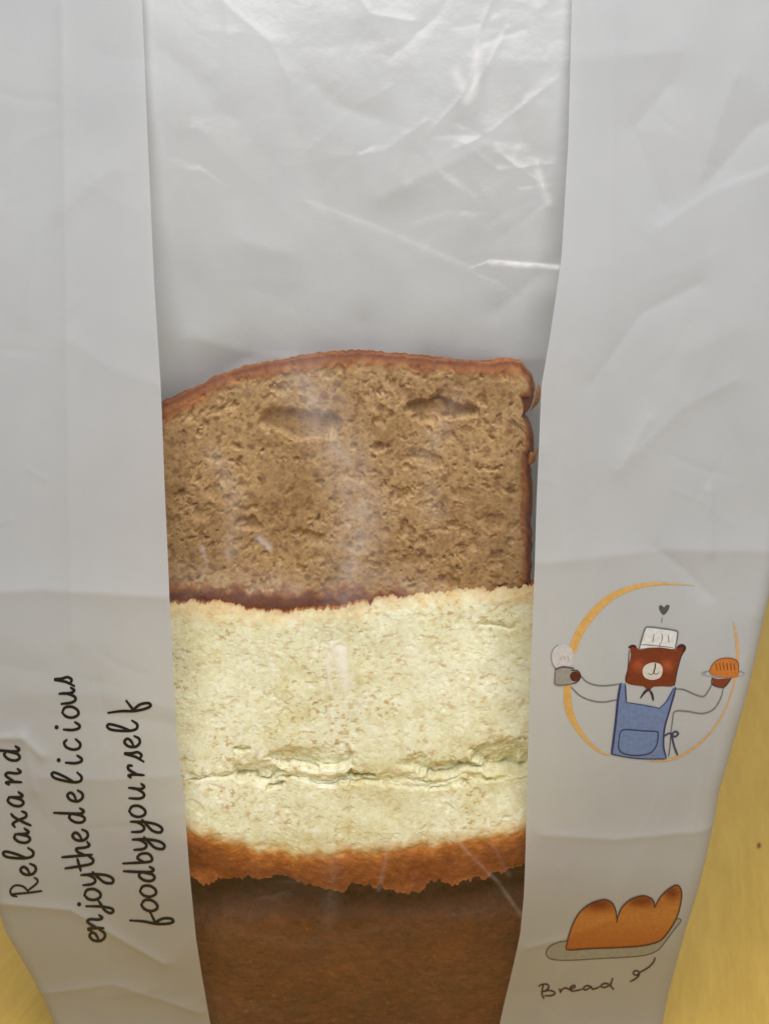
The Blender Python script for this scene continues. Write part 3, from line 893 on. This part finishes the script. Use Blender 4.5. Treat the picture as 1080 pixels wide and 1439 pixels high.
def warp(D, a1, c1, a2, c2, rng):
    """push the pores about so that none keeps a clean outline"""
    ny, nx = D.shape
    J, I = np.meshgrid(np.arange(ny), np.arange(nx), indexing='ij')
    r = ny / nx
    wi = a1 * fractal(nx, ny, c1, c1 * r, 2, rng=rng) + a2 * fractal(nx, ny, c2, c2 * r, 2, rng=rng)
    wj = a1 * fractal(nx, ny, c1, c1 * r, 2, rng=rng) + a2 * fractal(nx, ny, c2, c2 * r, 2, rng=rng)
    fi = np.clip(I + wi, 0, nx - 1.01); fj = np.clip(J + wj, 0, ny - 1.01)
    i = fi.astype(int); j = fj.astype(int); a = fi - i; b = fj - j
    return (D[j, i] * (1 - a) + D[j, i + 1] * a) * (1 - b) + (D[j + 1, i] * (1 - a) + D[j + 1, i + 1] * a) * b

def top_curve(pts, yf):
    p = np.array(pts, float)
    x, y, z = at(p[:, 0], p[:, 1], yf)
    return x, z

def slab(root, name_face, name_rim, X, Y, Z, crust, matf, thick, split=None, rim_noise=0.00045, rng=RNG, bulge=None, drop=0.0, soft=0.35):
    """a cut face (grid) with a crust that runs back from its rim; split: mask of face quads that belong to the crust part"""
    ny, nx = X.shape
    V = np.stack([X.ravel(), Y.ravel(), Z.ravel()], 1)
    F = grid_faces(ny, nx)
    cr = crust.ravel()
    if split is None:
        mesh_obj(name_face, V, F, matf, root, {'crust': cr})
        Fc = None
    else:
        m = split[:-1, :-1].ravel()
        def sub(mk, nm, extraV=None, extraF=None, extraC=None):
            used = np.unique(F[mk]); ix = -np.ones(len(V), int); ix[used] = np.arange(len(used))
            return V[used], ix[F[mk]], cr[used]
        v, f, c = sub(~m, name_face)
        mesh_obj(name_face, v, f, matf, root, {'crust': c})
        Fc = sub(m, name_rim)
    # rim loop: bottom, right, top, left
    idx = np.concatenate([np.arange(nx), np.arange(1, ny) * nx + nx - 1,
                          (ny - 1) * nx + np.arange(nx - 2, -1, -1), np.arange(ny - 2, 0, -1) * nx])
    L = V[idx]; n = len(L)
    cen = L.mean(0)
    # outward normals in the x-z plane
    t = np.roll(L, -3, 0) - np.roll(L, 3, 0)
    nrm = np.stack([t[:, 2], 0 * t[:, 0], -t[:, 0]], 1)
    nrm /= np.linalg.norm(nrm, axis=1)[:, None] + 1e-9
    for _ in range(6): nrm = (np.roll(nrm, 1, 0) + nrm + np.roll(nrm, -1, 0)) / 3
    K_ = 40
    rings = [L]
    ns = fractal(n, K_ + 1, 110, 9, 4, rng=rng); ns[:, :] = ns * 1.0
    for k in range(1, K_ + 1):
        u = (k / K_)
        d = thick * u ** 1.5
        out = (bulge or 0.0015) * math.sin(min(d / 0.004, 1) * math.pi / 2) - drop * d - 0.004 * max(0, u - 0.85) / 0.15
        q = L + nrm * (out + rim_noise * ns[k] * min(1, d / 0.002))[:, None]
        q[:, 1] = L[:, 1] + d + 0.0002 * ns[k]
        rings.append(q)
    RV = np.vstack(rings + [cen[None, :] + np.array([[0, thick, 0]])])
    f = []
    a = np.arange(n); bb = (a + 1) % n
    for k in range(K_):
        f.append(np.stack([a + k * n, a + (k + 1) * n, bb + (k + 1) * n, bb + k * n], 1))
    last = len(RV) - 1
    f.append(np.stack([a + K_ * n, np.full(n, last), np.full(n, last), bb + K_ * n], 1))
    f = np.vstack(f)
    tri = f[-n:][:, [0, 1, 3]]
    f = f[:-n]
    cc = 0.80 + 0.35 * np.concatenate([np.tile(0, n), fractal(n, K_, 50, 5, 4, rng=rng).ravel(), [0]])
    cc[:n] = cr[idx]
    for k_ in range(1, 9): cc[k_ * n:(k_ + 1) * n] = np.maximum(cr[idx], cc[k_ * n:(k_ + 1) * n] * (k_ / 9) ** soft)
    # back cap as separate quads with a repeated centre is avoided: use tiny centre ring
    cap = RV[K_ * n:(K_ + 1) * n] * 0.02 + (cen + np.array([0, thick, 0])) * 0.98
    RV2 = np.vstack([RV[:-1], cap]); o0 = (K_ + 1) * n
    f = np.vstack([f, np.stack([a + K_ * n, a + o0, bb + o0, bb + K_ * n], 1), ])
    cc = np.concatenate([cc[:-1], np.ones(n) * 0.9])
    if Fc is not None:
        v, ff, c = Fc
        f = np.vstack([ff, f + len(v)]); RV2 = np.vstack([v, RV2]); cc = np.concatenate([c, cc])
    return mesh_obj(name_rim, RV2, f, matf, root, {'crust': cc})

# --- A: brown slice, upright behind
def yA(x, z): return 0.0150 - (np.asarray(z) - 0.165) * 0.10
sA = empty('bread_slice', 'upper brown slice with open holes, reddish crust along its domed top and right side', 'bread', (0, 0.03, 0.079))
topA = top_curve([(120, 680), (150, 625), (185, 592), (228, 572), (262, 556), (300, 537), (340, 523), (400, 511), (450, 503), (500, 500), (550, 503), (600, 508), (650, 513), (690, 515), (715, 510), (733, 514), (744, 528), (749, 545)], yA)
rgtA = top_curve([(748, 545), (749, 560), (744, 576), (736, 586), (742, 594), (746, 610), (747, 640), (744, 665), (746, 700), (745, 760), (743, 830), (742, 1000), (741, 1200)], yA)
nx, ny = 620, 520
s_ = np.linspace(0, 1, nx); t_ = np.linspace(0, 1, ny)
x0A = topA[0][0]; x1A = topA[0][-1]
zb = 0.082
rA = np.random.default_rng(3)
jt = fractal(nx, 2, 110, 1, 3, rng=rA)[0] * 0.0004
ztop = np.interp(x0A + s_ * (x1A - x0A), topA[0], topA[1])
Z = zb + t_[:, None] * (ztop[None, :] - zb) + jt[None, :] * smooth(0.965, 1.0, t_)[:, None]
zo = np.argsort(rgtA[1])
jr = np.interp(Z, np.linspace(0.06, 0.25, 300), fractal(300, 2, 90, 1, 3, rng=rA)[0] * 0.0006)
xr = np.interp(Z, rgtA[1][zo], rgtA[0][zo]) + jr
X = x0A + s_[None, :] * (x1A - x0A)
X = X + (xr - x1A) * smooth(0.80, 1.0, s_)[None, :] + 0
dx = (x1A - x0A) / nx; dz = (ztop.mean() - zb) / ny
def blob(X, Z, cx, cy, rx, ry, yf, p=0.5, ang=0):
    x, _, z = at([cx], [cy], yf); k = DIST / F_PX
    u = (X - x[0]) / (rx * k); v = (Z - z[0]) / (ry * k)
    c, s = math.cos(ang), math.sin(ang)
    u, v = u * c + v * s, -u * s * rx / ry * 0 + v * c - u * s * 0
    return np.clip(1 - (u * u + v * v), 0, 1) ** p
D = pits(nx, ny, dx, dz, [(3000, 0.0002, 0.0005, 1.5), (1000, 0.0003, 0.0007, 2.2), (700, 0.0006, 0.0013, 1.2), (300, 0.0010, 0.0023, 0.8)], rA, mask=np.clip(0.55 + 1.5 * fractal(nx, ny, 9, 8, 2, rng=rA), 0.08, 1))
wob = fractal(nx, ny, 40, 36, 4, rng=rA)
cav = 0.0019 * smooth(0.02, 0.45, blob(X, Z, 424, 594, 62, 27, yA, 1) + 0.26 * wob)
cav2 = 0.0018 * smooth(0.02, 0.45, blob(X, Z, 618, 577, 56, 15, yA, 1) + 0.30 * wob)
cav3 = 0.0015 * smooth(0.05, 0.5, blob(X, Z, 600, 592, 22, 10, yA, 1) + 0.15 * wob)
cav, cav2, cav3 = cav * 1.5, cav2 * 1.5, cav3 * 1.5
cavm = np.clip(np.maximum(np.maximum(cav, cav2), cav3) / 0.002, 0, 1)
D = 0.75 * warp(D, 5, 45, 3, 150, rA)
cv = warp(np.maximum(np.maximum(cav, cav2), cav3), 10, 12, 3, 70, rA)
D = D * (1 - 0.8 * cavm) + cv * 1.1
D += 0.00015 * np.abs(fractal(nx, ny, 110, 80, 3, rng=rA)) + 0.0008 * fractal(nx, ny, 12, 10, 2, rng=rA) + 0.00012 * fractal(nx, ny, 230, 190, 2, rng=rA)
dist_top = (ztop[None, :] - Z); dist_r = (X[:, -1:] - X)
nn = fractal(nx, ny, 50, 36, 4, rng=rA)
crust = np.maximum(1 - dist_top / (0.0042 + 0.0028 * nn), 0)
rw = np.where(Z < at([740], [590], yA)[2][0], 0.0036, 0.0016)
crust = np.maximum(crust, np.maximum(1 - dist_r / (rw * (1 + 0.6 * nn)), 0) * 1.15)
zbA = at([500], [852], yA)[2][0] - 0.0015 * (X / 0.04)
crust = np.maximum(crust, np.clip(1 - (Z - zbA) / (0.0062 + 0.006 * nn + 0.003 * wob), 0, 1) * 1.3)  # crust tone along the lower edge paints in the shadow gap above slice B
# left shoulder: thicker crust
crust = np.maximum(crust, np.clip(1 - dist_top / 0.0075, 0, 1) * smooth(-0.035, -0.058, X) * 0.9)
D *= (1 - 0.5 * np.clip(crust, 0, 1))
rnd = 0.0018 * np.clip(1 - dist_top / 0.0022, 0, 1) ** 2 + 0.0015 * np.clip(1 - dist_r / 0.0018, 0, 1) ** 2
Y = yA(X, Z) + D + rnd
slab(sA, 'crumb', 'crust', X, Y, Z, np.clip(crust, 0, 1), BROWN, 0.0085, rng=rA, bulge=0.0013, drop=0.16)
# torn flakes on the right edge of A
def flake(pts, y, parent, th=0.0009):
    q = spline(pts, 5, True)
    x, yy, z = at(q[:, 0], q[:, 1], lambda a, b_: 0 * a + y)
    n = len(q); rr = np.random.default_rng(n)
    cx, cz = x.mean(), z.mean()
    Vv = []
    for k, (sc, dy) in enumerate(((0.0, -0.7), (0.6, -0.6), (1.0, 0.0), (0.6, 0.6), (0.0, 0.7))):
        Vv.append(np.stack([cx + (x - cx) * max(sc, 0.02), y + dy * th + rr.normal(0, 0.00012, n), cz + (z - cz) * max(sc, 0.02)], 1))
    f = []
    for k in range(4):
        for i in range(n): f.append((k * n + i, k * n + (i + 1) % n, (k + 1) * n + (i + 1) % n, (k + 1) * n + i))
    mesh_obj('crust_flake', np.vstack(Vv), f, BROWN, parent, {'crust': np.full(5 * n, 0.5)})
flake([(744, 578), (750, 566), (753, 548), (757, 540), (759, 552), (756, 566), (748, 574)], 0.0075, sA)
flake([(742, 652), (744, 636), (750, 636), (756, 629), (753, 642), (750, 650)], 0.0095, sA)

# --- B: pale slice in front, tilted to the light
def yB(x, z):
    z = np.asarray(z)
    return -0.0020 + 0.20 * np.clip(z - 0.092, 0, 1) + 0.0 * z
sB = empty('bread_slice', 'lower pale cream slice with an orange crust edge torn along its bottom', 'bread', (0, 0.01, 0.079))
topB = top_curve([(130, 862), (240, 848), (300, 850), (360, 860), (400, 864), (430, 860), (500, 852), (560, 842), (640, 833), (700, 830), (748, 824), (830, 818)], yB)
botB = top_curve([(130, 1235), (230, 1240), (272, 1248), (283, 1257), (296, 1256), (310, 1250), (333, 1245), (350, 1240), (366, 1244), (383, 1236), (411, 1242), (425, 1250), (439, 1256), (460, 1262), (483, 1266), (490, 1262), (494, 1252), (515, 1256), (530, 1262), (544, 1261), (560, 1268), (583, 1268), (598, 1260), (602, 1249), (615, 1250), (630, 1254), (639, 1260), (655, 1250), (683, 1246), (705, 1240), (733, 1231), (830, 1222)], yB)
midB = top_curve([(130, 1150), (262, 1160), (290, 1172), (350, 1188), (420, 1198), (500, 1196), (560, 1188), (640, 1180), (740, 1160), (830, 1155)], yB)
nx, ny = 680, 560
s_ = np.linspace(0, 1, nx); t_ = np.linspace(0, 1, ny)
xB0, xB1 = topB[0][0], topB[0][-1]
rB = np.random.default_rng(8)
xs = xB0 + s_ * (xB1 - xB0)
zt = np.interp(xs, topB[0], topB[1]); jzt = fractal(nx, 2, 70, 1, 5, gain=0.75, rng=rB)[0] * 0.0016
zb_ = np.interp(xs, botB[0], botB[1]); jzb = fractal(nx, 2, 90, 1, 4, gain=0.7, rng=rB)[0] * 0.0019
zm = np.interp(xs, midB[0], midB[1]) + fractal(nx, 2, 40, 1, 3, rng=rB)[0] * 0.0012
Z = zb_[None, :] + t_[:, None] * (zt - zb_)[None, :] + jzt[None, :] * smooth(0.96, 1.0, t_)[:, None] + jzb[None, :] * smooth(0.04, 0.0, t_)[:, None]
X = np.repeat(xs[None, :], ny, 0)
dx = (xB1 - xB0) / nx; dz = (zt.mean() - zb_.mean()) / ny
isc = smooth(0.001, -0.0015, Z - zm[None, :])           # 1 in the crust
D = pits(nx, ny, dx, dz, [(2600, 0.0002, 0.0005, 0.8), (420, 0.0004, 0.0011, 0.6), (60, 0.0009, 0.0018, 0.4)], rB)
fib = fractal(nx, ny, 150, 110, 3, rng=rB)
D = 0.7 * warp(D, 4, 45, 3, 150, rB)
D += 0.00004 * fractal(nx, ny, 240, 190, 2, rng=rB) + 0.00007 * np.abs(fib) + 0.0009 * fractal(nx, ny, 12, 9, 2, rng=rB)
wob = fractal(nx, ny, 40, 30, 4, rng=rB)
def hol(cx, cy, rx, ry, dep, w=0.25):
    b_ = blob(X, Z, cx, cy, rx, ry, yB, 1)
    zc_ = at([cx], [cy], yB)[2][0]; v_ = (Z - zc_) / (ry * DIST / F_PX)
    return dep * smooth(0.0, 0.22 + 0.7 * np.clip((v_ + 0.8) / 1.8, 0, 1), b_ + 1.2 * w * wob * (b_ > 0)) * np.clip((1.05 - v_) / 2, 0, 1) ** 1.6 * (1 + 0.35 * wob)
cav = np.maximum.reduce([hol(712, 1062, 58, 30, 0.0060), hol(620, 1076, 70, 15, 0.0042), hol(505, 1086, 26, 9, 0.0034),
                         hol(440, 1062, 70, 22, 0.0030), hol(362, 1084, 46, 22, 0.0040), hol(392, 1102, 16, 6, 0.003),
                         hol(460, 1098, 40, 8, 0.002), hol(280, 1098, 22, 6, 0.0018), hol(690, 1080, 60, 7, 0.0040, 0.3), hol(345, 1055, 14, 8, 0.0016),
                         hol(480, 1092, 300, 9, 0.0016, 0.45), hol(600, 1098, 90, 8, 0.0012, 0.4), hol(588, 832, 10, 6, 0.0015), hol(700, 880, 30, 7, 0.0012)])
cav = 1.5 * warp(cav, 12, 20, 5, 80, rB)
D = D * (1 - 0.6 * np.clip(cav / 0.002, 0, 1)) + cav
Dc = 0.0004 * fractal(nx, ny, 60, 50, 4, rng=rB) + 0.0012 * fractal(nx, ny, 22, 8, 3, rng=rB) + 0.00012 * fractal(nx, ny, 260, 200, 2, rng=rB)
back = np.clip((zm[None, :] - Z) / 0.016, 0, 1)
hang = 0.0052 * back ** 1.5
Y = yB(X, Z) + D * (1 - isc) + (Dc + hang) * isc + 0.0020 * np.clip(1 - (zt[None, :] - Z) / 0.004, 0, 1) ** 2
nn = fractal(nx, ny, 60, 45, 4, rng=rB)
cA = smooth(0.0055, -0.0055, Z - zm[None, :] + 0.0012 * nn)
cA = cA * (0.62 + 0.3 * smooth(0.0, 0.7, back) + 0.12 * fractal(nx, ny, 16, 12, 4, rng=rB))
topc = np.clip(1 - (zt[None, :] - Z) / (0.0060 + 0.004 * nn + 0.003 * smooth(-0.02, -0.05, X) + 0.004 * smooth(0.025, 0.045, X)), 0, 1) * 0.30
crust = np.clip(np.maximum(cA, topc), 0, 1)
slab(sB, 'crumb', 'crust', X, Y, Z, crust, PALE, 0.0115, split=(Z < zm[None, :] - 0.0012), rng=rB, rim_noise=0.0003, bulge=0.0002, soft=1.3, drop=0.16)

# --- C: the dark-crusted loaf that carries both
lc = empty('bread_loaf', 'dark brown crust of the loaf showing in the window below both slices', 'bread', (0, 0.045, ZB + 0.002))
nx, nz = 420, 300
x0, x1, z0, z1 = -0.072, 0.056, ZB + 0.002, 0.0790
RC = 0.006
def loaf_part(name, mat):
    rC = np.random.default_rng(14)
    us = np.linspace(0, 1, nx)
    Xg = x0 + us * (x1 - x0)
    zz = np.linspace(z0, z1, nz)
    X, Z = np.meshgrid(Xg, zz)
    yv = np.interp(Z, [-0.016, 0.0, 0.02, 0.05, 0.09], [0.0320, 0.0290, 0.0225, 0.0160, 0.0155])
    e = np.minimum.reduce([X - x0, x1 - X, z1 - Z, Z - z0 + 0.002])
    q = np.clip(e, 0, RC)
    Y = yv + RC - np.sqrt(RC * RC - (RC - q) ** 2)
    Y += 0.012 * smooth(0.046, 0.068, Z)
    Y += 0.0008 * fractal(nx, nz, 8, 6, 4, rng=rC) + 0.0004 * fractal(nx, nz, 90, 60, 3, rng=rC) + 0.0005 * np.abs(fractal(nx, nz, 26, 16, 3, rng=rC)) + pits(nx, nz, (x1 - x0) / nx, (z1 - z0) / nz, [(1500, 0.0002, 0.0006, 0.9), (60, 0.0006, 0.0012, 0.5)], rC)
    V = [np.stack([X.ravel(), Y.ravel(), Z.ravel()], 1)]; F = [grid_faces(nz, nx)]
    mesh_idx = np.concatenate([np.arange(nx), np.arange(1, nz) * nx + nx - 1, (nz - 1) * nx + np.arange(nx - 2, -1, -1), np.arange(nz - 2, 0, -1) * nx])
    L = V[0][mesh_idx]; n = len(L); prev = mesh_idx; cnt = len(V[0])
    cen = L.mean(0)
    for k, (sc, yy) in enumerate(((1.0, 0.03), (1.0, 0.05), (1.0, 0.074), (0.985, 0.078), (0.95, 0.080), (0.02, 0.080))):
        q = cen + (L - cen) * sc; q[:, 1] = yy
        if sc == 1.0: q += rC.normal(0, 0.00015, q.shape)
        ids = cnt + np.arange(n); V.append(q)
        a = np.arange(n); b2 = (a + 1) % n
        F.append(np.stack([prev[a], ids[a], ids[b2], prev[b2]], 1)); prev = ids; cnt += n
    return mesh_obj(name, np.vstack(V), np.vstack(F), mat, lc)
loaf_part('crust', DARK)
print('scene built: verts', sum(len(m.vertices) for m in bpy.data.meshes))
